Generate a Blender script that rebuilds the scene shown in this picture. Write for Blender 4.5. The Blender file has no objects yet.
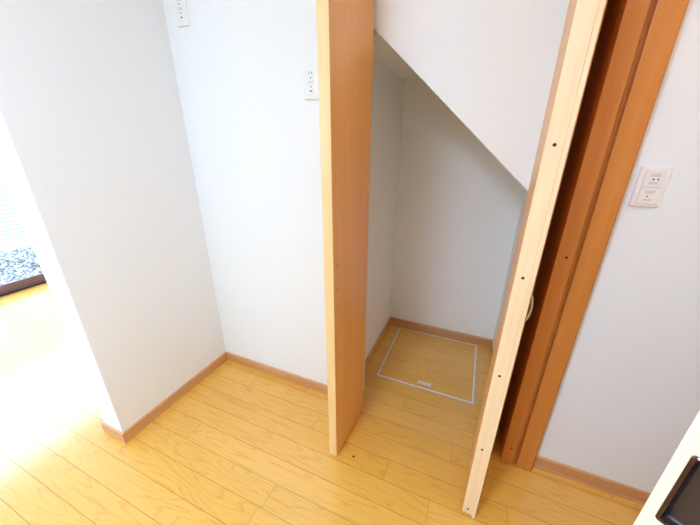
import bpy, bmesh, math, random
from mathutils import Vector, Matrix
random.seed(7)
S = bpy.context.scene
C = S.collection
PI = math.pi

# ------------------------------------------------------------ helpers
def tag(o, label=None, cat=None, group=None, kind=None):
    if label: o['label'] = label
    if cat: o['category'] = cat
    if group: o['group'] = group
    if kind: o['kind'] = kind
    return o

def empty(name, loc=(0, 0, 0), rz=0):
    o = bpy.data.objects.new(name, None)
    o.empty_display_size = 0.05
    C.objects.link(o)
    o.location = loc
    o.rotation_euler = (0, 0, rz)
    return o

def obj(name, bm, mat, parent=None, loc=(0, 0, 0), rz=0, smooth=False):
    bmesh.ops.recalc_face_normals(bm, faces=bm.faces[:])
    me = bpy.data.meshes.new(name)
    bm.to_mesh(me)
    bm.free()
    mats = mat if isinstance(mat, (list, tuple)) else [mat]
    for m in mats: me.materials.append(m)
    if smooth:
        for p in me.polygons: p.use_smooth = True
        me.set_sharp_from_angle(angle=math.radians(40))
    o = bpy.data.objects.new(name, me)
    C.objects.link(o)
    o.location = loc
    o.rotation_euler = (0, 0, rz)
    if parent: o.parent = parent
    return o

def box(bm, x0, x1, y0, y1, z0, z1, bev=0.0, mi=0, seg=2):
    t = bmesh.new()
    vs = [t.verts.new((x, y, z)) for x in (x0, x1) for y in (y0, y1) for z in (z0, z1)]
    for q in ((0, 1, 3, 2), (4, 6, 7, 5), (0, 4, 5, 1), (2, 3, 7, 6), (0, 2, 6, 4), (1, 5, 7, 3)):
        t.faces.new([vs[i] for i in q])
    bmesh.ops.recalc_face_normals(t, faces=t.faces[:])
    if bev > 0:
        bmesh.ops.bevel(t, geom=t.edges[:], offset=bev, segments=seg, profile=0.5, affect='EDGES')
    merge(bm, t, mi)
    return bm

def merge(bm, t, mi=0, mat=None):
    mp = {}
    for v in t.verts:
        mp[v] = bm.verts.new(mat @ v.co if mat else v.co)
    for f in t.faces:
        try:
            nf = bm.faces.new([mp[v] for v in f.verts])
            nf.material_index = mi
            nf.smooth = f.smooth
        except ValueError:
            pass
    t.free()

def prism(bm, poly, axis, a, b, mi=0, bev=0.0, pick=None):
    """poly of 2-D points extruded between a and b along axis ('x','y','z')"""
    t = bmesh.new()
    def P(p, k):
        if axis == 'z': return (p[0], p[1], k)
        if axis == 'y': return (p[0], k, p[1])
        return (k, p[0], p[1])
    A = [t.verts.new(P(p, a)) for p in poly]
    B = [t.verts.new(P(p, b)) for p in poly]
    t.faces.new(A)
    t.faces.new(B[::-1])
    n = len(poly)
    for i in range(n):
        t.faces.new((A[i], A[(i + 1) % n], B[(i + 1) % n], B[i]))
    bmesh.ops.recalc_face_normals(t, faces=t.faces[:])
    if bev: bmesh.ops.bevel(t, geom=t.edges[:], offset=bev, segments=2, profile=0.5, affect='EDGES')
    merge(bm, t, mi)
    return bm

def cyl(bm, p, axis, r, h, n=20, mi=0, r2=None):
    t = bmesh.new()
    bmesh.ops.create_cone(t, cap_ends=True, segments=n, radius1=r, radius2=r if r2 is None else r2, depth=h)
    R = Vector((0, 0, 1)).rotation_difference(Vector(axis)).to_matrix().to_4x4()
    merge(bm, t, mi, Matrix.Translation(p) @ R)
    return bm

def tube(bm, pts, r, n=12, mi=0):
    pts = [Vector(p) for p in pts]
    rings = []
    prev = None
    for i, p in enumerate(pts):
        d = (pts[min(i + 1, len(pts) - 1)] - pts[max(i - 1, 0)]).normalized()
        u = d.orthogonal().normalized() if prev is None else (prev - d * prev.dot(d)).normalized()
        prev = u
        w = d.cross(u)
        rings.append([bm.verts.new(p + r * (math.cos(2 * PI * k / n) * u + math.sin(2 * PI * k / n) * w)) for k in range(n)])
    for a, b in zip(rings, rings[1:]):
        for k in range(n):
            f = bm.faces.new((a[k], a[(k + 1) % n], b[(k + 1) % n], b[k]))
            f.material_index = mi
    for rg in (rings[0], rings[-1]):
        f = bm.faces.new(rg)
        f.material_index = mi
    return bm

# ------------------------------------------------------------ materials
def srgb(r, g, b):
    f = lambda c: (c / 255 / 12.92) if c / 255 <= 0.04045 else ((c / 255 + 0.055) / 1.055) ** 2.4
    return (f(r), f(g), f(b), 1)

class NT:
    def __init__(s, name):
        s.m = bpy.data.materials.new(name)
        s.m.use_nodes = True
        s.t = s.m.node_tree
        s.p = s.t.nodes['Principled BSDF']
    def n(s, ty, **kw):
        o = s.t.nodes.new(ty)
        for k, v in kw.items():
            if k in o.inputs.keys(): o.inputs[k].default_value = v
            else: setattr(o, k, v)
        return o
    def l(s, a, b): s.t.links.new(a, b)

def plain(name, col, rough=0.5, metal=0.0, spec=0.5, bump=0.0, bscale=200.0, coat=0.0):
    k = NT(name)
    k.p.inputs['Roughness'].default_value = rough
    k.p.inputs['Metallic'].default_value = metal
    k.p.inputs['Specular IOR Level'].default_value = spec
    k.p.inputs['Coat Weight'].default_value = coat
    tc = k.n('ShaderNodeTexCoord')
    nz = k.n('ShaderNodeTexNoise', Scale=bscale, Detail=4.0, Roughness=0.6)
    k.l(tc.outputs['Object'], nz.inputs['Vector'])
    mx = k.n('ShaderNodeMix', data_type='RGBA')
    mx.inputs[6].default_value = tuple(c * 0.975 for c in col[:3]) + (1,)
    mx.inputs[7].default_value = tuple(min(1, c * 1.02) for c in col[:3]) + (1,)
    k.l(nz.outputs['Fac'], mx.inputs[0])
    k.l(mx.outputs[2], k.p.inputs['Base Color'])
    if bump:
        b = k.n('ShaderNodeBump', Strength=bump, Distance=0.001)
        k.l(nz.outputs['Fac'], b.inputs['Height'])
        k.l(b.outputs['Normal'], k.p.inputs['Normal'])
    return k.m

def wood(name, dark, mid, light, rough=0.35, axis='Z', scale=1.0, coat=0.15):
    """fine grain running along one axis of the object"""
    k = NT(name)
    k.p.inputs['Roughness'].default_value = rough
    k.p.inputs['Coat Weight'].default_value = coat
    k.p.inputs['Coat Roughness'].default_value = 0.25
    tc = k.n('ShaderNodeTexCoord')
    mp = k.n('ShaderNodeMapping')
    s = [26.0 * scale] * 3
    s['XYZ'.index(axis)] = 1.1 * scale
    mp.inputs['Scale'].default_value = s
    k.l(tc.outputs['Object'], mp.inputs['Vector'])
    n1 = k.n('ShaderNodeTexNoise', Scale=1.0, Detail=5.0, Roughness=0.62, Distortion=0.6)
    k.l(mp.outputs[0], n1.inputs['Vector'])
    mp2 = k.n('ShaderNodeMapping')
    s2 = [190.0] * 3
    s2['XYZ'.index(axis)] = 5.0
    mp2.inputs['Scale'].default_value = s2
    k.l(tc.outputs['Object'], mp2.inputs['Vector'])
    n2 = k.n('ShaderNodeTexNoise', Scale=1.0, Detail=3.0)
    k.l(mp2.outputs[0], n2.inputs['Vector'])
    rp = k.n('ShaderNodeValToRGB')
    e = rp.color_ramp.elements
    e[0].position = 0.28; e[0].color = dark
    e[1].position = 0.75; e[1].color = light
    m = e.new(0.5); m.color = mid
    ad = k.n('ShaderNodeMath', operation='MULTIPLY_ADD')
    k.l(n2.outputs['Fac'], ad.inputs[0]); ad.inputs[1].default_value = 0.25
    sb = k.n('ShaderNodeMath', operation='SUBTRACT')
    k.l(n1.outputs['Fac'], sb.inputs[0]); sb.inputs[1].default_value = 0.125
    k.l(sb.outputs[0], ad.inputs[2])
    k.l(ad.outputs[0], rp.inputs[0])
    k.l(rp.outputs[0], k.p.inputs['Base Color'])
    b = k.n('ShaderNodeBump', Strength=0.15, Distance=0.0006)
    k.l(n2.outputs['Fac'], b.inputs['Height'])
    k.l(b.outputs['Normal'], k.p.inputs['Normal'])
    return k.m

def floor_mat(name):
    """each board of the floor mesh carries its own random value and grain offset"""
    k = NT(name)
    at = k.n('ShaderNodeAttribute', attribute_name='board')
    sep = k.n('ShaderNodeSeparateColor')
    k.l(at.outputs['Color'], sep.inputs[0])
    tc = k.n('ShaderNodeTexCoord')
    off = k.n('ShaderNodeVectorMath', operation='MULTIPLY')
    k.l(at.outputs['Color'], off.inputs[0]); off.inputs[1].default_value = (37, 23, 11)
    ad = k.n('ShaderNodeVectorMath', operation='ADD')
    k.l(tc.outputs['Object'], ad.inputs[0]); k.l(off.outputs[0], ad.inputs[1])
    # cathedral figure: distorted bands along x
    mp = k.n('ShaderNodeMapping'); mp.inputs['Scale'].default_value = (1.1, 9.0, 1.0)
    k.l(ad.outputs[0], mp.inputs['Vector'])
    n1 = k.n('ShaderNodeTexNoise', Scale=1.0, Detail=2.0, Roughness=0.5, Distortion=0.35)
    k.l(mp.outputs[0], n1.inputs['Vector'])
    rings = k.n('ShaderNodeMath', operation='MULTIPLY'); k.l(n1.outputs['Fac'], rings.inputs[0]); rings.inputs[1].default_value = 13.0
    fr = k.n('ShaderNodeMath', operation='PINGPONG'); k.l(rings.outputs[0], fr.inputs[0]); fr.inputs[1].default_value = 0.5
    pw = k.n('ShaderNodeMath', operation='MULTIPLY'); k.l(fr.outputs[0], pw.inputs[0]); pw.inputs[1].default_value = 2.0
    line = k.n('ShaderNodeMapRange'); k.l(pw.outputs[0], line.inputs[0])
    line.inputs[1].default_value = 0.0; line.inputs[2].default_value = 0.38; line.inputs[3].default_value = 1.0; line.inputs[4].default_value = 0.0
    mp2 = k.n('ShaderNodeMapping'); mp2.inputs['Scale'].default_value = (9.0, 230.0, 1.0)
    k.l(ad.outputs[0], mp2.inputs['Vector'])
    n2 = k.n('ShaderNodeTexNoise', Scale=1.0, Detail=3.0, Roughness=0.6)
    k.l(mp2.outputs[0], n2.inputs['Vector'])
    n3 = k.n('ShaderNodeTexNoise', Scale=3.0, Detail=2.0); k.l(ad.outputs[0], n3.inputs['Vector'])
    base = k.n('ShaderNodeMix', data_type='RGBA')
    base.inputs[6].default_value = FLOOR_A
    base.inputs[7].default_value = FLOOR_B
    sm = k.n('ShaderNodeMath', operation='MULTIPLY_ADD')
    k.l(sep.outputs[0], sm.inputs[0]); sm.inputs[1].default_value = 0.6
    m3 = k.n('ShaderNodeMath', operation='MULTIPLY'); k.l(n3.outputs['Fac'], m3.inputs[0]); m3.inputs[1].default_value = 0.5
    k.l(m3.outputs[0], sm.inputs[2])
    k.l(sm.outputs[0], base.inputs[0])
    g = k.n('ShaderNodeMix', data_type='RGBA', blend_type='MULTIPLY')
    g.inputs[7].default_value = FLOOR_G
    gf = k.n('ShaderNodeMath', operation='MULTIPLY'); k.l(line.outputs[0], gf.inputs[0])
    gl = k.n('ShaderNodeMapRange'); k.l(n2.outputs['Fac'], gl.inputs[0]); gl.inputs[1].default_value = 0.3; gl.inputs[2].default_value = 0.7; gl.inputs[3].default_value = 0.25; gl.inputs[4].default_value = 1.0
    k.l(gl.outputs[0], gf.inputs[1])
    k.l(gf.outputs[0], g.inputs[0]); k.l(base.outputs[2], g.inputs[6])
    g2 = k.n('ShaderNodeMix', data_type='RGBA', blend_type='MULTIPLY')
    g2.inputs[7].default_value = (0.93, 0.89, 0.80, 1)
    f2 = k.n('ShaderNodeMapRange'); k.l(n2.outputs['Fac'], f2.inputs[0]); f2.inputs[1].default_value = 0.5; f2.inputs[2].default_value = 0.72
    k.l(f2.outputs[0], g2.inputs[0]); k.l(g.outputs[2], g2.inputs[6])
    k.l(g2.outputs[2], k.p.inputs['Base Color'])
    k.p.inputs['Roughness'].default_value = 0.42
    k.p.inputs['Coat Weight'].default_value = 1.0
    k.p.inputs['Coat IOR'].default_value = 1.6
    k.p.inputs['Coat Roughness'].default_value = 0.15
    b = k.n('ShaderNodeBump', Strength=0.12, Distance=0.0005)
    k.l(n2.outputs['Fac'], b.inputs['Height'])
    k.l(b.outputs['Normal'], k.p.inputs['Normal'])
    return k.m

FLOOR_A = (0.79, 0.415, 0.050, 1)
FLOOR_B = (0.89, 0.495, 0.100, 1)
FLOOR_G = (0.86, 0.78, 0.62, 1)

M = {}
M['wall'] = plain('wallpaper', (0.845, 0.87, 0.90, 1), rough=0.85, spec=0.2, bump=0.5, bscale=260)
M['wall_closet'] = plain('closet_wallpaper_lifted', (0.91, 0.905, 0.90, 1), rough=0.85, spec=0.2, bump=0.5, bscale=260)  # room paper lightened in colour to stand in for missing closet light
M['ceil'] = plain('ceiling_paper', (0.86, 0.86, 0.86, 1), rough=0.9, spec=0.1)
M['floor'] = floor_mat('oak_floor_boards')
M['seam'] = plain('board_seam', (0.30, 0.15, 0.04, 1), rough=0.8, spec=0.1)
M['base'] = wood('baseboard_wood', (0.54, 0.26, 0.10, 1), (0.61, 0.31, 0.13, 1), (0.69, 0.38, 0.18, 1), axis='X')
M['basey'] = wood('baseboard_wood_side', (0.54, 0.26, 0.10, 1), (0.61, 0.31, 0.13, 1), (0.69, 0.38, 0.18, 1), axis='Y')
M['leaf'] = wood('door_face_wood', (0.74, 0.35, 0.09, 1), (0.79, 0.39, 0.11, 1), (0.83, 0.43, 0.135, 1), axis='Z')
M['edge'] = wood('door_edge_wood', (0.80, 0.55, 0.32, 1), (0.87, 0.64, 0.40, 1), (0.92, 0.70, 0.46, 1), axis='Z')
M['edge_yellow'] = wood('door_edge_wood_yellow', (0.72, 0.47, 0.20, 1), (0.78, 0.52, 0.24, 1), (0.83, 0.57, 0.28, 1), axis='Z')
M['frame'] = wood('door_frame_wood', (0.58, 0.205, 0.035, 1), (0.63, 0.235, 0.045, 1), (0.68, 0.27, 0.06, 1), axis='Z')
M['cream'] = wood('cream_door_laminate', (0.84, 0.74, 0.60, 1), (0.88, 0.79, 0.65, 1), (0.92, 0.84, 0.71, 1), axis='Z', rough=0.4)
M['hole'] = plain('screw_hole_dark', (0.035, 0.018, 0.012, 1), rough=0.6, spec=0.2)
M['steel'] = plain('brushed_steel', (0.72, 0.70, 0.68, 1), rough=0.25, metal=1.0)
M['alu'] = plain('matt_aluminium', (0.78, 0.74, 0.69, 1), rough=0.45, metal=0.35)
M['tan'] = plain('pale_tan_metal', (0.86, 0.76, 0.66, 1), rough=0.5)
M['grey2'] = plain('grey_edge_metal', (0.45, 0.42, 0.36, 1), rough=0.5)
M['plastic'] = plain('white_plastic', (0.82, 0.84, 0.85, 1), rough=0.35)
M['plastic_warm'] = plain('warm_white_plastic', (0.86, 0.83, 0.81, 1), rough=0.35)
M['grey'] = plain('light_grey_print', (0.70, 0.67, 0.66, 1), rough=0.5)
M['slot'] = plain('dark_slot', (0.03, 0.03, 0.035, 1), rough=0.7)
M['bronze'] = plain('dark_bronze_metal', (0.10, 0.058, 0.055, 1), rough=0.22, metal=0.9)
M['gunmetal'] = plain('dark_gunmetal', (0.075, 0.065, 0.085, 1), rough=0.3, metal=0.8)
M['sash'] = plain('brown_aluminium_sash', (0.20, 0.115, 0.135, 1), rough=0.4, metal=0.2)
M['gasket'] = plain('black_gasket', (0.012, 0.01, 0.012, 1), rough=0.6)
M['siding'] = plain('white_siding', (0.50, 0.51, 0.49, 1), rough=0.7)
M['groove'] = plain('siding_groove', (0.34, 0.34, 0.31, 1), rough=0.9)
M['concrete'] = plain('pale_concrete', (0.62, 0.62, 0.60, 1), rough=0.9, bump=0.6, bscale=60)

def glass_mat():
    k = NT('window_glass')
    for nd in list(k.t.nodes): k.t.nodes.remove(nd)
    out = k.n('ShaderNodeOutputMaterial')
    fr = k.n('ShaderNodeFresnel', IOR=1.45)
    tr = k.n('ShaderNodeBsdfTransparent')
    tr.inputs[0].default_value = (0.96, 0.98, 0.97, 1)
    gl = k.n('ShaderNodeBsdfGlossy')
    gl.inputs['Roughness'].default_value = 0.0
    mx = k.n('ShaderNodeMixShader')
    k.l(fr.outputs[0], mx.inputs[0]); k.l(tr.outputs[0], mx.inputs[1]); k.l(gl.outputs[0], mx.inputs[2])
    k.l(mx.outputs[0], out.inputs[0])
    return k.m
M['glass'] = glass_mat()

def gravel_mat():
    k = NT('gravel_stone')
    oi = k.n('ShaderNodeAttribute', attribute_name='stone')
    rp = k.n('ShaderNodeValToRGB')
    e = rp.color_ramp.elements
    e[0].position = 0.0; e[0].color = (0.05, 0.047, 0.043, 1)
    e[1].position = 1.0; e[1].color = (0.60, 0.58, 0.55, 1)
    m = e.new(0.5); m.color = (0.20, 0.195, 0.185, 1)
    k.l(oi.outputs['Fac'], rp.inputs[0]); k.l(rp.outputs[0], k.p.inputs['Base Color'])
    k.p.inputs['Roughness'].default_value = 0.8
    return k.m
M['gravel'] = gravel_mat()

def emis(name, col, st):
    k = NT(name)
    k.p.inputs['Base Color'].default_value = (0.9, 0.9, 0.9, 1)
    k.p.inputs['Emission Color'].default_value = col
    k.p.inputs['Emission Strength'].default_value = st
    return k.m

# ------------------------------------------------------------ dimensions (metres)
W = 1.237          # front face of the wall with the closet
T = 0.12
CEIL = 2.40
XL, XR = -4.18, 1.25
YF, YB = -3.0, 3.0
PXL, PXR, PY = -1.622, -1.465, 0.548     # stub wall between the rooms
CX0, CX1, CY = -0.54, 0.25, 2.13         # inside of the closet
OX0, OX1 = -0.447, 0.205                 # closet opening

# ------------------------------------------------------------ floor
def build_floor():
    bm = bmesh.new()
    lay = bm.loops.layers.float_color.new('board')
    pitch, gap = 0.1025, 0.0015
    y0 = 0.372
    fixed = {5: (-0.21, 0.299), 4: (-0.003,), 2: (-0.641,), 1: (-0.655,), 3: (0.62,),
             6: (-0.636,), 7: (0.06,), 8: (-0.80,), 9: (-0.22,), 0: (-1.55, 0.15), -1: (-0.92,)}
    def quad(x0, x1, a, b, z, mi, col):
        vs = [bm.verts.new(p) for p in ((x0, a, z), (x1, a, z), (x1, b, z), (x0, b, z))]
        f = bm.faces.new(vs)
        f.material_index = mi
        for l in f.loops: l[lay] = col
    k0 = math.floor((YF - 0.1 - y0) / pitch)
    k1 = math.ceil((YB + 0.1 - y0) / pitch)
    for k in range(k0, k1):
        a, b = y0 + k * pitch + gap / 2, y0 + (k + 1) * pitch - gap / 2
        js = list(fixed.get(k, ()))
        if not js: js = [XL + random.uniform(0.2, 1.7)]
        x = min(js)
        while x > XL: x -= random.choice((1.212, 1.515, 1.818)); js.append(x)
        x = max(js)
        while x < XR: x += random.choice((1.212, 1.515, 1.818)); js.append(x)
        js = sorted(js)
        xs = [XL - 0.02] + [j for j in js if XL < j < XR + 0.15] + [XR + 0.15]
        for p, q in zip(xs, xs[1:]):
            r = (random.random(), random.random(), random.random(), 1)
            quad(p + gap * 0.35, q - gap * 0.35, a, b, 0.0, 0, r)
    # dark grooves under the boards and the slab itself
    t = bmesh.new()
    box(t, XL - 0.02, XR + 0.15, YF - 0.1, YB + 0.1, -0.10, -0.0012)
    for f in t.faces: f.material_index = 1
    mp = {v: bm.verts.new(v.co) for v in t.verts}
    for f in t.faces:
        nf = bm.faces.new([mp[v] for v in f.verts]); nf.material_index = 1
        for l in nf.loops: l[lay] = (0, 0, 0, 1)
    t.free()
    me = bpy.data.meshes.new('floor')
    bm.to_mesh(me); bm.free()
    me.materials.append(M['floor']); me.materials.append(M['seam'])
    o = bpy.data.objects.new('floor', me)
    C.objects.link(o)
    tag(o, 'glossy light oak strip floor running from room into closet', kind='structure')
build_floor()

def struct(name, bm, m, label=None, parent=None):
    o = obj(name, bm, m, parent)
    if not parent: tag(o, label, kind='structure')
    return o

# ------------------------------------------------------------ walls
def SZ(x, y):   # height of the sloping stair underside
    return 1.784 - 0.905 * (x + 0.426) - 0.085 * max(0.0, (y - W)) / 0.9

def zed(x): return 1.7855 - 0.905 * (x + 0.426)

bm = bmesh.new()
box(bm, PXR - 0.0, CX0 - 0.0, W, W + T, -0.05, CEIL)                     # left of the closet up to its side wall
box(bm, CX0, OX0 - 0.03, W, W + T, -0.05, CEIL)
box(bm, 0.362, XR + 0.15, W, W + T, -0.05, CEIL)
box(bm, OX0 - 0.03, 0.345, W, W + T, 2.03, CEIL)
struct('wall_back', bm, M['wall'], 'white papered wall beside and above the closet doors')

bm = bmesh.new()                                                        # panel over the closet whose lower edge follows the stairs
YP0, YP1 = W + 0.006, W + 0.03
prism(bm, [(OX0 - 0.033, zed(OX0 - 0.033)), (OX1, zed(OX1)), (OX1, 2.03), (OX0 - 0.033, 2.03)], 'y', YP0, YP1)
struct('wall_stair_side', bm, M['wall'], 'white triangular wall above the closet with slanted lower edge')

bm = bmesh.new()                                                        # sloping underside of the stairs
def sheet(bm, th=0.06):
    xk = -0.426 + (1.7855 - FLATZ) / 0.905
    prof = [(CX0 - 0.05, FLATZ), (xk, FLATZ), (CX1 - 0.003, zed(CX1 - 0.003) - 0.006),
            (CX1 - 0.003, zed(CX1 - 0.003) + th), (xk + 0.05, FLATZ + th), (CX0 - 0.05, FLATZ + th)]
    prism(bm, prof, 'y', YP1, CY + 0.05)
FLATZ = 1.782
sheet(bm)
struct('ceiling_closet', bm, M['wall_closet'], 'sloping underside of the stairs with a short flat part inside the closet')

bm = bmesh.new(); box(bm, CX0 - 0.08, CX0, W + T, CY + 0.1, -0.05, 2.1)
struct('wall_closet_left', bm, M['wall_closet'], 'white left wall inside the closet')
bm = bmesh.new(); box(bm, CX0 - 0.0, CX1 + 0.08, CY, CY + 0.1, -0.05, 2.1)
struct('wall_closet_back', bm, M['wall_closet'], 'white back wall inside the closet under the stairs')
bm = bmesh.new(); box(bm, CX1, CX1 + 0.08, 1.425, CY, -0.05, 2.1)
struct('wall_closet_right', bm, M['wall_closet'], 'white right wall inside the closet')

bm = bmesh.new(); box(bm, PXL, PXR, PY, YB, -0.05, CEIL, bev=0.003)
struct('wall_partition', bm, M['wall'], 'short white partition wall ending in a free edge at left')

bm = bmesh.new()                                                        # window wall of the far room
WY0, WY1, WZ = -1.95, 2.45, 2.03
box(bm, XL - 0.14, XL, YF, WY0, -0.10, CEIL)
box(bm, XL - 0.14, XL, WY1, YB, -0.10, CEIL)
box(bm, XL - 0.14, XL, WY0, WY1, WZ, CEIL)
box(bm, XL - 0.14, XL - 0.001, WY0, WY1, -0.30, -0.004)
struct('wall_left', bm, M['wall'], 'white outer wall around the big sliding window')
bm = bmesh.new(); box(bm, XL - 0.14, PXL, YB, YB + 0.1, -0.05, CEIL)
struct('wall_far', bm, M['wall'], 'white wall closing the far room')
FX0, FX1, FZ0, FZ1 = -3.1, -1.2, 1.25, 2.1
bm = bmesh.new()
box(bm, XL - 0.14, FX0, YF - 0.12, YF, -0.05, CEIL)
box(bm, FX1, XR + 0.1, YF - 0.12, YF, -0.05, CEIL)
box(bm, FX0, FX1, YF - 0.12, YF, -0.05, FZ0)
box(bm, FX0, FX1, YF - 0.12, YF, FZ1, CEIL)
struct('wall_front', bm, M['wall'], 'white wall with a window behind the viewer')
bm = bmesh.new()
R4A, R4B, R4Z = -2.7, -0.9, 1.5  # opening for the added fill window
box(bm, XR, XR + 0.1, YF, R4A, -0.05, CEIL)
box(bm, XR, XR + 0.1, R4B, W + T, -0.05, CEIL)
box(bm, XR, XR + 0.1, R4A, R4B, -0.05, R4Z)
box(bm, XR, XR + 0.1, R4A, R4B, 2.1, CEIL)
struct('wall_right', bm, M['wall'], 'white side wall at the right')
bm = bmesh.new(); box(bm, XL - 0.14, XR + 0.1, YF - 0.12, YB + 0.1, CEIL, CEIL + 0.1)
struct('ceiling', bm, M['ceil'], 'white flat ceiling')

# ------------------------------------------------------------ baseboards
BH, BT = 0.063, 0.009
def baseprof(s):    # profile (offset from wall, height)
    return [(0, 0.0005), (s * BT, 0.0005), (s * BT, BH - 0.006), (s * (BT - 0.003), BH - 0.002), (s * 0.003, BH), (0, BH)]
def base_x(name, x0, x1, y, label):
    bm = bmesh.new(); prism(bm, [(y - d, z) for d, z in baseprof(1)], 'x', x0, x1)
    struct(name, bm, M['base'], label)
def base_y(name, y0, y1, x, s, label):
    bm = bmesh.new(); prism(bm, [(x + s * d, z) for d, z in baseprof(1)], 'y', y0, y1)
    struct(name, bm, M['basey'], label)
base_x('baseboard_back', PXR + BT, OX0 - 0.035, W, 'thin brown baseboard along the white wall left of the open doors')
base_x('baseboard_right', 0.4135, XR, W, 'thin brown baseboard under the light switch wall')
bm = bmesh.new(); prism(bm, [(W - BT, 0.0005), (W - BT - 0.006, 0.0005), (W - BT - 0.006, 0.006), (W - BT - 0.002, 0.010), (W - BT, 0.010)], 'x', 0.4135, XR)
struct('trim_8', bm, M['base'], 'narrow shoe moulding along the foot of the right baseboard')
base_x('baseboard_partition_end', PXL - BT, PXR + BT, PY, 'short brown baseboard round the free end of the partition')
base_y('baseboard_partition', PY, W, PXR, 1, 'brown baseboard along the partition wall')
base_y('baseboard_partition_far', PY, YB, PXL, -1, 'brown baseboard on the far side of the partition')
base_x('baseboard_closet_back', CX0 + BT, CX1 - BT, CY, 'brown baseboard along the closet back wall')
base_y('baseboard_closet_left', W + T, CY, CX0, 1, 'brown baseboard along the left wall inside the closet')
base_y('baseboard_closet_right', 1.425, CY, CX1, -1, 'brown baseboard along the right wall inside the closet')

# ------------------------------------------------------------ closet door frame
HEAD = 2.0
bm = bmesh.new(); box(bm, OX0 - 0.045, OX0, W - 0.012, W + 0.0055, 0, HEAD + 0.03, 0.001)
struct('trim_1', bm, M['frame'], 'wooden post of the closet frame behind the left door')
bm = bmesh.new(); box(bm, OX1, OX1 + 0.04, 1.225, 1.425, 0, HEAD + 0.03, 0.001)
struct('trim_2', bm, M['frame'], 'narrow wooden post carrying the right closet door')
# deep board whose front carries the screw heads
bm = bmesh.new()
box(bm, 0.281, 0.333, 1.195, 1.425, 0, HEAD + 0.03, 0.0015)
box(bm, 0.3331, 0.352, 1.209, 1.425, 0, HEAD + 0.03)
t3 = struct('trim_3', bm, M['frame'], 'recessed wooden jamb board with dark screw holes')
for z in (1.045, 0.098):
    b = bmesh.new(); cyl(b, (0, 0, 0), (0, 1, 0), 0.0042, 0.001, 16)
    obj('screw_hole', b, M['hole'], t3, (0.3105, 1.1948, z))
bm = bmesh.new(); box(bm, 0.2455, 0.2805, 1.41, 1.425, 0, HEAD + 0.03, 0)
struct('trim_4', bm, M['frame'], 'dark wooden filler board deep between the jambs')
bm = bmesh.new()
box(bm, 0.345, 0.405, 1.187, 1.208, 0, HEAD + 0.04, 0.0012)
box(bm, 0.3525, 0.405, 1.2081, 1.2365, 0, HEAD + 0.04)
box(bm, 0.405, 0.4125, 1.200, 1.2365, 0, HEAD + 0.04, 0.0012)
struct('trim_5', bm, M['frame'], 'wide wooden door casing beside the white switch wall')
bm = bmesh.new(); box(bm, OX0 - 0.045, 0.3515, W - 0.012, W + 0.0055, HEAD, HEAD + 0.03, 0.001)
struct('trim_6', bm, M['frame'], 'wooden head rail over the closet doors')

# ------------------------------------------------------------ closet doors
H_D = 1.985
def bow_handle(parent, side):
    """bow handle on the outer face; local x is across the door, y along it"""
    hd = bmesh.new()
    d, zc, h = 0.025, 0.0, 0.048
    pts = []
    for i in range(25):
        a = PI * i / 24
        pts.append((side * d * (math.sin(a) ** 0.55 if 0 < i < 24 else 0), 0, h * math.cos(a)))
    tube(hd, pts, 0.0034, 12)
    for s in (-1, 1): cyl(hd, (side * 0.001, 0, s * h), (1, 0, 0), 0.0065, 0.002, 16)
    return hd

def closet_door(name, front, back, thick, body, out, label, edgem, holes, marks, handle_y, handle_z):
    """front/back: inner corners of the leaf in plan; out: +1 if the outer face is to +x"""
    F, B = Vector(front), Vector(back)
    L = (B - F).length
    rz = math.atan2(B.y - F.y, B.x - F.x) - PI / 2
    root = empty(name, (F.x, F.y, 0), rz)
    tag(root, label, 'closet door', 'pair of open wooden closet doors')
    z0 = 0.010 if thick == body else 0.017
    # core with the veneered faces
    bm = bmesh.new()
    xs = sorted((0.0, out * body))
    box(bm, xs[0], xs[1], 0.004, L, z0, H_D, 0.0006, seg=1)
    obj('panel', bm, M['leaf'], root)
    bm = bmesh.new()
    box(bm, xs[0] + 0.0002, xs[1] - 0.0002, 0.0, 0.004, z0 + 0.0002, H_D - 0.0005, 0.0003, seg=1)
    e = obj('edge_strip', bm, edgem, root)
    e['label'] = 'pale front edge of the door'
    for z in holes:
        b = bmesh.new(); cyl(b, (0, 0, 0), (0, 1, 0), 0.0042, 0.001, 16)
        obj('screw_hole', b, M['hole'], e, (out * body * 0.52, -0.0003, z))
    if thick > body:
        bm = bmesh.new()
        a, b2 = sorted((out * (body + 0.00005), out * thick))
        box(bm, a, b2, 0.0, 0.034, 0.003, H_D, 0.0003, seg=1)
        obj('overlap_strip', bm, edgem, root)
    for (yy, zz) in marks:
        b = bmesh.new(); cyl(b, (0, 0, 0), (1, 0, 0), 0.003, 0.001, 14)
        obj('handle_screw', b, M['hole'], root, (-out * 0.0003, yy, zz))
    h = obj('handle', bow_handle(root, out), M['steel'], root, (out * (body if handle_y > 0.034 else thick), handle_y, handle_z), smooth=True)
    h['label'] = 'slim silver bow handle'
    for zz in (0.22, 1.0, 1.76):
        b = bmesh.new()
        cyl(b, (out * (body + 0.004), L + 0.0035, zz), (0, 0, 1), 0.0035, 0.06, 12)
        box(b, *sorted((out * (body - 0.02), out * (body - 0.002))), L, L + 0.0015, zz - 0.03, zz + 0.03)
        obj('hinge', b, M['steel'], root, smooth=True)
    return root

closet_door('closet_door', (-0.446, 0.893), (-0.4318, 1.219), 0.0385, 0.0385, -1,
            'open wooden closet door with wide orange-brown face, left of the closet',
            M['edge_yellow'], (), ((0.030, 0.993), (0.030, 0.895)), 0.046, 0.944)
closet_door('closet_door', (0.1245, 0.8865), (0.150, 1.199), 0.0495, 0.0385, 1,
            'open wooden closet door seen edge-on with pale edge and screw holes',
            M['edge'], (1.41, 1.066, 0.722, 0.386, 0.045), ((0.078, 0.982), (0.078, 0.884)), 0.050, 0.955)

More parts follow.
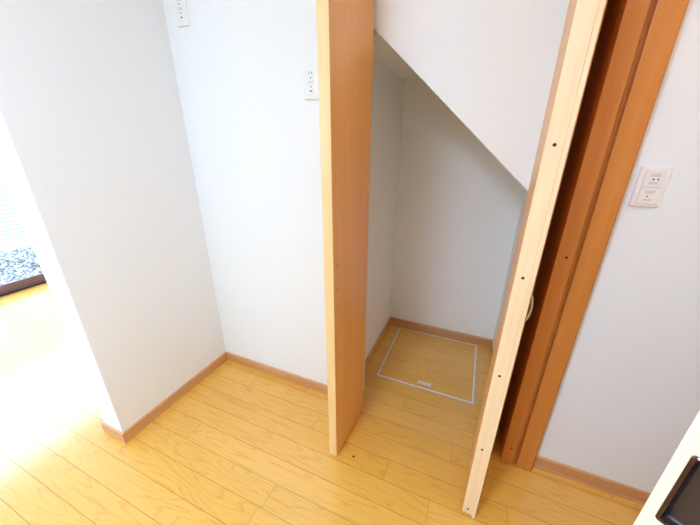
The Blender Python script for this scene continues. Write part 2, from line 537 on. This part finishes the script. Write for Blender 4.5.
# small dark hole of the floor catch
bm = bmesh.new(); cyl(bm, (0, 0, 0.0006), (0, 0, 1), 0.0052, 0.0012, 20)
cyl(bm, (0, 0, 0.0012), (0, 0, 1), 0.0035, 0.0012, 20)
tag(obj('floor_catch', bm, M['hole'], None, (-0.374, 0.933, 0)), 'tiny dark catch hole in the floor in front of the left closet door', 'door catch')

# ------------------------------------------------------------ floor hatch
HX0, HX1, HY0, HY1 = -0.453, 0.155, 1.495, 2.105
root = empty('floor_hatch', ((HX0 + HX1) / 2, (HY0 + HY1) / 2, 0))
tag(root, 'square floor hatch with pale metal frame set in the closet floor', 'hatch')
hx, hy = (HX1 - HX0) / 2, (HY1 - HY0) / 2
def ring(a, b, z0, z1, bev=0.0006):
    bm = bmesh.new()
    ox, oy, ix, iy = hx - a, hy - a, hx - b, hy - b
    O = [(-ox, -oy), (ox, -oy), (ox, oy), (-ox, oy)]
    I = [(-ix, -iy), (ix, -iy), (ix, iy), (-ix, iy)]
    for i in range(4):
        j = (i + 1) % 4
        prism(bm, [O[i], O[j], I[j], I[i]], 'z', z0, z1)
    return bm
obj('outer_frame', ring(0.0, 0.0035, 0.0002, 0.0018), M['grey2'], root)
g = obj('gap', ring(0.0036, 0.0046, 0.0002, 0.0006), M['seam'], root)
obj('inner_frame', ring(0.0047, 0.0170, 0.0002, 0.0022), M['tan'], root)
bm = bmesh.new()
lay = bm.loops.layers.float_color.new('board')
lx0, lx1, ly0, ly1 = HX0 + 0.0172, HX1 - 0.0172, HY0 + 0.0172, HY1 - 0.0172
cx, cy = (HX0 + HX1) / 2, (HY0 + HY1) / 2
k = math.floor((ly0 - 0.372) / 0.1025)
random.seed(21)
while 0.372 + k * 0.1025 < ly1:
    a = max(ly0, 0.372 + k * 0.1025 + 0.0005); b = min(ly1, 0.372 + (k + 1) * 0.1025 - 0.0005)
    jx = lx0 + (0.33 if k % 3 == 0 else 0.60) - (0.04 if k % 3 == 0 else 0.035)
    for x0, x1 in ((lx0, jx), (jx + 0.0008, lx1)):
        vs = [bm.verts.new((x - cx, y - cy, 0.0016)) for x, y in ((x0, a), (x1, a), (x1, b), (x0, b))]
        f = bm.faces.new(vs)
        col = (random.random(), random.random(), random.random(), 1)
        for l in f.loops: l[lay] = col
    k += 1
t = bmesh.new(); box(t, lx0 - cx, lx1 - cx, ly0 - cy, ly1 - cy, 0.0002, 0.0010)
mp = {v: bm.verts.new(v.co) for v in t.verts}
for f in t.faces:
    nf = bm.faces.new([mp[v] for v in f.verts]); nf.material_index = 1
    for l in nf.loops: l[lay] = (0, 0, 0, 1)
t.free()
obj('lid', bm, [M['floor'], M['seam']], root)
bm = bmesh.new()
box(bm, -0.042, 0.042, -0.0125, 0.0125, 0.0, 0.0012, 0.0005, seg=1)
hp = obj('pull_plate', bm, M['alu'], root, (-0.145 - cx, 1.549 - cy, 0.0016))
bm = bmesh.new()
box(bm, -0.034, 0.034, 0.002, 0.0075, 0.0, 0.0012, 0.0005, seg=1)
box(bm, -0.034, -0.029, -0.0085, 0.002, 0.0, 0.0012, 0.0005, seg=1)
box(bm, 0.029, 0.034, -0.0085, 0.002, 0.0, 0.0012, 0.0005, seg=1)
obj('pull_ring', bm, M['alu'], hp, (0, 0, 0.0012))
bm = bmesh.new(); box(bm, -0.028, 0.028, -0.0085, 0.0012, 0.0, 0.0004)
obj('pull_recess', bm, M['grey'], hp, (0, 0, 0.0012))

# ------------------------------------------------------------ wall sockets
def roundrect(w, h, r, n=6):
    P = []
    for cx_, cy_, a0 in ((w / 2 - r, h / 2 - r, 0), (-w / 2 + r, h / 2 - r, 90), (-w / 2 + r, -h / 2 + r, 180), (w / 2 - r, -h / 2 + r, 270)):
        for i in range(n + 1):
            a = math.radians(a0 + 90 * i / n)
            P.append((cx_ + r * math.cos(a), cy_ + r * math.sin(a)))
    return P

def plate(w, h, d, r=0.006, lip=0.0025):
    """rounded cover plate, back at y=0, front at y=-d"""
    bm = bmesh.new()
    levels = [(0, 0), (0, -(d - lip)), (lip * 0.35, -(d - lip * 0.35)), (lip, -d)]
    rings = []
    for ins, y in levels:
        P = roundrect(w - 2 * ins, h - 2 * ins, max(r - ins, 0.001))
        rings.append([bm.verts.new((p[0], y, p[1])) for p in P])
    for a, b in zip(rings, rings[1:]):
        n = len(a)
        for i in range(n): bm.faces.new((a[i], a[(i + 1) % n], b[(i + 1) % n], b[i]))
    bm.faces.new(rings[-1]); bm.faces.new(rings[0][::-1])
    return bm

def outlet(x, z, label):
    root = empty('wall_outlet', (x, W, z))
    tag(root, label, 'wall outlet', 'white wall outlets left of the closet')
    obj('cover_plate', plate(0.070, 0.120, 0.009), M['plastic'], root, smooth=True)
    b = bmesh.new(); box(b, -0.0125, 0.0125, -0.0103, -0.0088, -0.046, 0.046, 0.0006, seg=1)
    face = obj('socket_face', b, M['plastic'], root)
    for zz in (0.035, 0.003):
        for s in (-1, 1):
            b = bmesh.new(); box(b, -0.0010, 0.0010, -0.0004, 0.0004, -0.004, 0.004)
            obj('slot', b, M['slot'], face, (s * 0.0064, -0.0104, zz))
        b = bmesh.new(); cyl(b, (0, 0, 0), (0, 1, 0), 0.0027, 0.0008, 16)
        obj('earth_hole', b, M['slot'], face, (0, -0.0104, zz - 0.0155))
    b = bmesh.new(); box(b, -0.0055, 0.0055, -0.0004, 0.0004, -0.0022, 0.0022)
    obj('earth_terminal', b, M['slot'], face, (0, -0.0104, -0.029))
outlet(-0.700, 1.640, 'white double wall outlet just left of the open orange-brown door')
outlet(-1.352, 1.965, 'white double wall outlet high up beside the partition corner')

root = empty('light_switch', (0.479, W, 1.290))
tag(root, 'white wall switch plate with two square rockers right of the door casing', 'light switch')
obj('cover_plate', plate(0.073, 0.120, 0.011, 0.007), M['plastic_warm'], root, smooth=True)
b = bmesh.new(); box(b, -0.0245, 0.0245, -0.0114, -0.0108, -0.0505, 0.0505, 0)
obj('inner_frame', b, M['grey'], root)
for zc, up in ((0.0252, True), (-0.0252, False)):
    b = bmesh.new(); box(b, -0.0235, 0.0235, -0.0150, -0.0112, zc - 0.0243, zc + 0.0243, 0.0009)
    rk = obj('rocker', b, M['plastic_warm'], root)
    b = bmesh.new(); box(b, -0.011, 0.013, -0.0153, -0.0149, zc + 0.006, zc + 0.016)
    obj('name_strip', b, M['grey'] if up else M['grey'], rk)
    if up:
        for xx in (-0.002, 0.0095):
            b = bmesh.new(); box(b, xx - 0.0022, xx + 0.0022, -0.0154, -0.0149, zc - 0.0035, zc + 0.0005)
            obj('indicator_mark', b, M['slot'], rk)
    else:
        b = bmesh.new(); box(b, -0.005, -0.0005, -0.0154, -0.0149, zc - 0.003, zc + 0.000)
        obj('indicator_mark', b, M['slot'], rk)
    b = bmesh.new(); box(b, -0.011, 0.011, -0.0153, -0.0149, zc - 0.016, zc - 0.009)
    obj('caption_strip', b, M['grey'], rk)

# ------------------------------------------------------------ cream door in the foreground
DA = math.radians(-34)
E0 = Vector((0.3575, 0.5255))
root = empty('room_door', (E0.x, E0.y, 0), DA)      # local x runs along the door, -y faces the viewer
tag(root, 'cream wooden room door with dark recessed pull, cut off at the lower right corner', 'door')
DL = 1.04

HO, HWd, HZ0, HZ1 = 0.0160, 0.058, 0.796, 0.957
bm = bmesh.new()
a_, b_, c_, d_ = HO + 0.002, HO + HWd - 0.002, HZ0 + 0.002, HZ1 - 0.002
box(bm, 0.0, DL, 0.0125, 0.030, 0.008, 2.0)
box(bm, 0.0, a_, 0.0, 0.0125, 0.008, 2.0)
box(bm, b_, DL, 0.0, 0.0125, 0.008, 2.0)
box(bm, a_, b_, 0.0, 0.0125, 0.008, c_)
box(bm, a_, b_, 0.0, 0.0125, d_, 2.0)
PANEL = bm
obj('panel', PANEL, M['cream'], root)
HZc = (HZ0 + HZ1) / 2
hroot = HO + HWd / 2
def rimmesh():
    bm = bmesh.new()
    h = HZ1 - HZ0
    lv = [(0.0, 0.0, 0.006), (0.0, -0.0025, 0.006), (0.0022, -0.0042, 0.005), (0.0056, -0.0038, 0.004), (0.0070, -0.0010, 0.003)]
    rings = []
    for ins, y, r in lv:
        P = roundrect(HWd - 2 * ins, h - 2 * ins, r)
        rings.append([bm.verts.new((p[0], y, p[1])) for p in P])
    for a, b in zip(rings, rings[1:]):
        n = len(a)
        for i in range(n): bm.faces.new((a[i], a[(i + 1) % n], b[(i + 1) % n], b[i]))
    return bm
pl = obj('recessed_pull', rimmesh(), M['bronze'], root, (hroot, -0.0002, HZc), smooth=True)
pl['label'] = 'dark bronze recessed pull'
def cup():
    bm = bmesh.new()
    h = HZ1 - HZ0
    lv = [(0.0070, -0.0012, 0.003), (0.0078, 0.0015, 0.003), (0.0100, 0.0085, 0.004), (0.0118, 0.0108, 0.005), (0.0140, 0.0116, 0.004), (0.0200, 0.0118, 0.004)]
    rings = []
    for ins, y, r in lv:
        P = roundrect(HWd - 2 * ins, h - 2 * ins, r)
        rings.append([bm.verts.new((p[0], y, p[1])) for p in P])
    for a, b in zip(rings, rings[1:]):
        n = len(a)
        for i in range(n): bm.faces.new((a[i], a[(i + 1) % n], b[(i + 1) % n], b[i]))
    bm.faces.new(rings[-1])
    return bm
obj('cup', cup(), M['gunmetal'], pl, smooth=True)

# ------------------------------------------------------------ sliding window of the far room
bm = bmesh.new()
box(bm, XL - 0.10, XL - 0.002, WY0, WY1, 0.0, 0.028, 0.002)
box(bm, XL - 0.10, XL - 0.002, WY0, WY1, WZ - 0.03, WZ, 0.002)
box(bm, XL - 0.10, XL - 0.002, WY0, WY0 + 0.03, 0.028, WZ - 0.03, 0.002)
box(bm, XL - 0.10, XL - 0.002, WY1 - 0.03, WY1, 0.028, WZ - 0.03, 0.002)
w1 = struct('window_1', bm, M['sash'], 'large sliding window with brown metal frame in the far room')
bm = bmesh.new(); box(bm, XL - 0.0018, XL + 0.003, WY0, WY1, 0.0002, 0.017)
obj('sill_gasket', bm, M['gasket'], w1)  # black gasket strip along the foot of the frame
for i, (a, b_, xo) in enumerate(((WY0 + 0.03, 0.27, -0.085), (0.23, WY1 - 0.03, -0.045))):
    bm = bmesh.new()
    x0, x1 = XL + xo, XL + xo + 0.032
    box(bm, x0, x1, a, b_, 0.028, 0.098, 0.002)
    box(bm, x0, x1, a, b_, WZ - 0.085, WZ - 0.03, 0.002)
    box(bm, x0, x1, a, a + 0.045, 0.098, WZ - 0.085, 0.002)
    box(bm, x0, x1, b_ - 0.045, b_, 0.098, WZ - 0.085, 0.002)
    sa = obj('sash', bm, M['sash'], w1)
    bm = bmesh.new()
    xm = (x0 + x1) / 2
    vs = [bm.verts.new(p) for p in ((xm, a + 0.04, 0.09), (xm, b_ - 0.04, 0.09), (xm, b_ - 0.04, WZ - 0.08), (xm, a + 0.04, WZ - 0.08))]
    bm.faces.new(vs)
    obj('pane', bm, M['glass'], sa)

# window behind the viewer
bm = bmesh.new()
for a in ((FX0, FX0 + 0.04), ((FX0 + FX1) / 2 - 0.025, (FX0 + FX1) / 2 + 0.025), (FX1 - 0.04, FX1)):
    box(bm, a[0], a[1], YF - 0.09, YF - 0.03, FZ0 + 0.04, FZ1 - 0.04, 0.002)
box(bm, FX0, FX1, YF - 0.09, YF - 0.03, FZ0, FZ0 + 0.04, 0.002)
box(bm, FX0, FX1, YF - 0.09, YF - 0.03, FZ1 - 0.04, FZ1, 0.002)
w2 = struct('window_2', bm, M['sash'], 'wide window in the wall behind the viewer')
bm = bmesh.new()
vs = [bm.verts.new(p) for p in ((FX0 + .02, YF - .06, FZ0 + .02), (FX1 - .02, YF - .06, FZ0 + .02), (FX1 - .02, YF - .06, FZ1 - .02), (FX0 + .02, YF - .06, FZ1 - .02))]
bm.faces.new(vs)
obj('pane', bm, M['glass'], w2)

bm = bmesh.new()  # unseen window, added to throw cool light on the partition
for a in ((R4A, R4A + 0.04), ((R4A + R4B) / 2 - 0.025, (R4A + R4B) / 2 + 0.025), (R4B - 0.04, R4B)):
    box(bm, XR + 0.03, XR + 0.08, a[0], a[1], R4Z + 0.04, 2.06, 0.002)
box(bm, XR + 0.03, XR + 0.08, R4A, R4B, R4Z, R4Z + 0.04, 0.002)
box(bm, XR + 0.03, XR + 0.08, R4A, R4B, 2.06, 2.1, 0.002)
w4 = struct('fill_window', bm, M['sash'], 'unseen window added in the right wall as cool fill')
bm = bmesh.new()
vs = [bm.verts.new(p) for p in ((XR + .055, R4A + .02, R4Z + .02), (XR + .055, R4B - .02, R4Z + .02), (XR + .055, R4B - .02, 2.08), (XR + .055, R4A + .02, 2.08))]
bm.faces.new(vs)
obj('pane', bm, M['glass'], w4)

# ------------------------------------------------------------ outside
bm = bmesh.new(); box(bm, -16, XL - 0.14, -12, 16, -0.60, -0.47)
struct('ground', bm, M['concrete'], 'pale ground outside the window')
bm = bmesh.new(); box(bm, XL - 0.75, XL - 0.14, -3.0, 6.0, -0.47, -0.30, 0.01)
struct('trim_7', bm, M['concrete'], 'pale concrete step under the sliding window')

NX = -8.15
def stones():
    random.seed(5)
    bm = bmesh.new()
    lay = bm.loops.layers.float_color.new('stone')
    for i in range(8000):
        r = random.uniform(0.011, 0.025)
        x = random.uniform(NX + 0.30, -4.95)
        y = random.uniform(0.9, 3.6)
        z = -0.465 + random.uniform(0.0, 0.035)
        g = random.random() ** 0.8
        t = bmesh.new()
        bmesh.ops.create_icosphere(t, subdivisions=1, radius=r)
        sc = Vector((random.uniform(0.7, 1.2), random.uniform(0.7, 1.2), random.uniform(0.5, 0.8)))
        R = Matrix.Rotation(random.uniform(0, 6.28), 3, 'Z')
        mp = {}
        for v in t.verts:
            p = v.co * random.uniform(0.88, 1.1)
            p = R @ Vector((p.x * sc.x, p.y * sc.y, p.z * sc.z))
            mp[v] = bm.verts.new((p.x + x, p.y + y, p.z + z))
        for f in t.faces:
            nf = bm.faces.new([mp[v] for v in f.verts])
            for l in nf.loops: l[lay] = (g, g, g, 1)
        t.free()
    me = bpy.data.meshes.new('gravel'); bm.to_mesh(me); bm.free()
    me.materials.append(M['gravel'])
    o = bpy.data.objects.new('gravel', me); C.objects.link(o)
    tag(o, 'grey and white gravel strip outside the sliding window', 'gravel', kind='stuff')
stones()

root = empty('neighbouring_house', (NX, 3.0, -0.5))
tag(root, 'white sided wall of the neighbouring house beyond the gravel', 'house')
bm = bmesh.new(); box(bm, -3.0, 0.02, -2.8, 8.0, 0.0, 0.20)
obj('foundation', bm, plain('white_footing', (0.75, 0.74, 0.72, 1), rough=0.8), root)
bm = bmesh.new()
z = 0.20
while z < 3.3:
    prism(bm, [(-3.0, z + 0.017), (0.036, z + 0.017), (0.030, z + 0.077), (-3.0, z + 0.077)], 'y', -2.8, 8.0)
    prism(bm, [(-2.99, z), (0.014, z), (0.014, z + 0.017), (-2.99, z + 0.017)], 'y', -2.79, 7.99, mi=1)
    z += 0.077
obj('siding', bm, [M['siding'], M['groove']], root)
bm = bmesh.new()
prism(bm, [(-3.2, z), (0.20, z), (0.20, z + 0.08), (-1.5, z + 0.45), (-3.2, z + 0.45)], 'y', -3.0, 8.4)
obj('roof', bm, plain('grey_roof', (0.2, 0.2, 0.22, 1), rough=0.7), root)

# ------------------------------------------------------------ ceiling fill lamp (added out of view to light the room)
LAMP = (-0.72, -0.85)
root = empty('fill_lamp', (LAMP[0], LAMP[1], CEIL))
tag(root, 'unseen round ceiling lamp with bluish diffuser, added as fill', 'ceiling lamp')
bm = bmesh.new(); cyl(bm, (0, 0, -0.012), (0, 0, 1), 0.23, 0.024, 48)
obj('base', bm, M['plastic'], root, smooth=True)
bm = bmesh.new(); cyl(bm, (0, 0, -0.049), (0, 0, -1), 0.225, 0.05, 48, r2=0.19)
LAMPST = 102.0
obj('lamp_shade', bm, emis('cool_fill_lamp', (0.53, 0.735, 1.0, 1), LAMPST), root, smooth=True)

# unseen warm fill light added over the right-hand corner
root = empty('fill_downlight', (0.90, 0.42, CEIL))
tag(root, 'small unseen downlight added to warm the right wall', 'downlight')
bm = bmesh.new(); cyl(bm, (0, 0, -0.004), (0, 0, 1), 0.062, 0.008, 40)
obj('trim_ring', bm, M['plastic'], root, smooth=True)
bm = bmesh.new(); cyl(bm, (0, 0, -0.0105), (0, 0, 1), 0.050, 0.005, 40)
obj('lens', bm, emis('warm_fill', (1.0, 0.72, 0.55, 1), 175.0), root, smooth=True)

# ------------------------------------------------------------ daylight
wd = bpy.data.worlds.new('sky'); S.world = wd
wd.use_nodes = True
nt = wd.node_tree
bg = nt.nodes['Background']
tc = nt.nodes.new('ShaderNodeTexCoord')
sp = nt.nodes.new('ShaderNodeSeparateXYZ')
rp = nt.nodes.new('ShaderNodeValToRGB')
nt.links.new(tc.outputs['Generated'], sp.inputs[0])
nt.links.new(sp.outputs['Z'], rp.inputs[0])
e = rp.color_ramp.elements
e[0].position = 0.0; e[0].color = (0.57, 0.76, 1.0, 1)
e[1].position = 0.6; e[1].color = (0.50, 0.70, 1.0, 1)
nt.links.new(rp.outputs[0], bg.inputs[0])
bg.inputs[1].default_value = 9.5

def portal(loc, rot, sx, sy):
    l = bpy.data.lights.new('window_portal', 'AREA')
    l.shape = 'RECTANGLE'; l.size = sx; l.size_y = sy
    l.cycles.is_portal = True
    o = bpy.data.objects.new('window_portal', l)
    o.location = loc; o.rotation_euler = rot
    C.objects.link(o)
portal((XL - 0.13, (WY0 + WY1) / 2, WZ / 2), (0, -PI / 2, 0), WZ, WY1 - WY0)
portal((XR + 0.09, (R4A + R4B) / 2, (R4Z + 2.1) / 2), (0, PI / 2, 0), 2.1 - R4Z, R4B - R4A)
portal(((FX0 + FX1) / 2, YF - 0.11, (FZ0 + FZ1) / 2), (PI / 2, 0, 0), FX1 - FX0, FZ1 - FZ0)

# ------------------------------------------------------------ camera
cam = bpy.data.cameras.new('camera')
cam.sensor_width = 36.0
cam.sensor_fit = 'HORIZONTAL'
cam.lens = 299.59 / 700 * 36.0
cam.clip_start = 0.02
co = bpy.data.objects.new('camera', cam)
R_ = Vector((0.919355581, 0.393406518, 0.004077649))
U_ = Vector((-0.148260817, 0.336834630, 0.929817811))
F_ = Vector((-0.364422894, 0.855437750, -0.367997569))
mw = Matrix((( R_.x, U_.x, -F_.x, 0.0), (R_.y, U_.y, -F_.y, 0.0), (R_.z, U_.z, -F_.z, 1.41), (0, 0, 0, 1)))
co.matrix_world = mw
C.objects.link(co)
S.camera = co

S.view_settings.view_transform = 'Standard'
S.view_settings.look = 'None'
S.view_settings.gamma = 1.0
S.view_settings.use_curve_mapping = False
S.view_settings.exposure = 0.06
S.cycles.use_denoising = True
S.cycles.max_bounces = 10
S.cycles.diffuse_bounces = 6
S.cycles.caustics_reflective = False
S.cycles.caustics_refractive = False
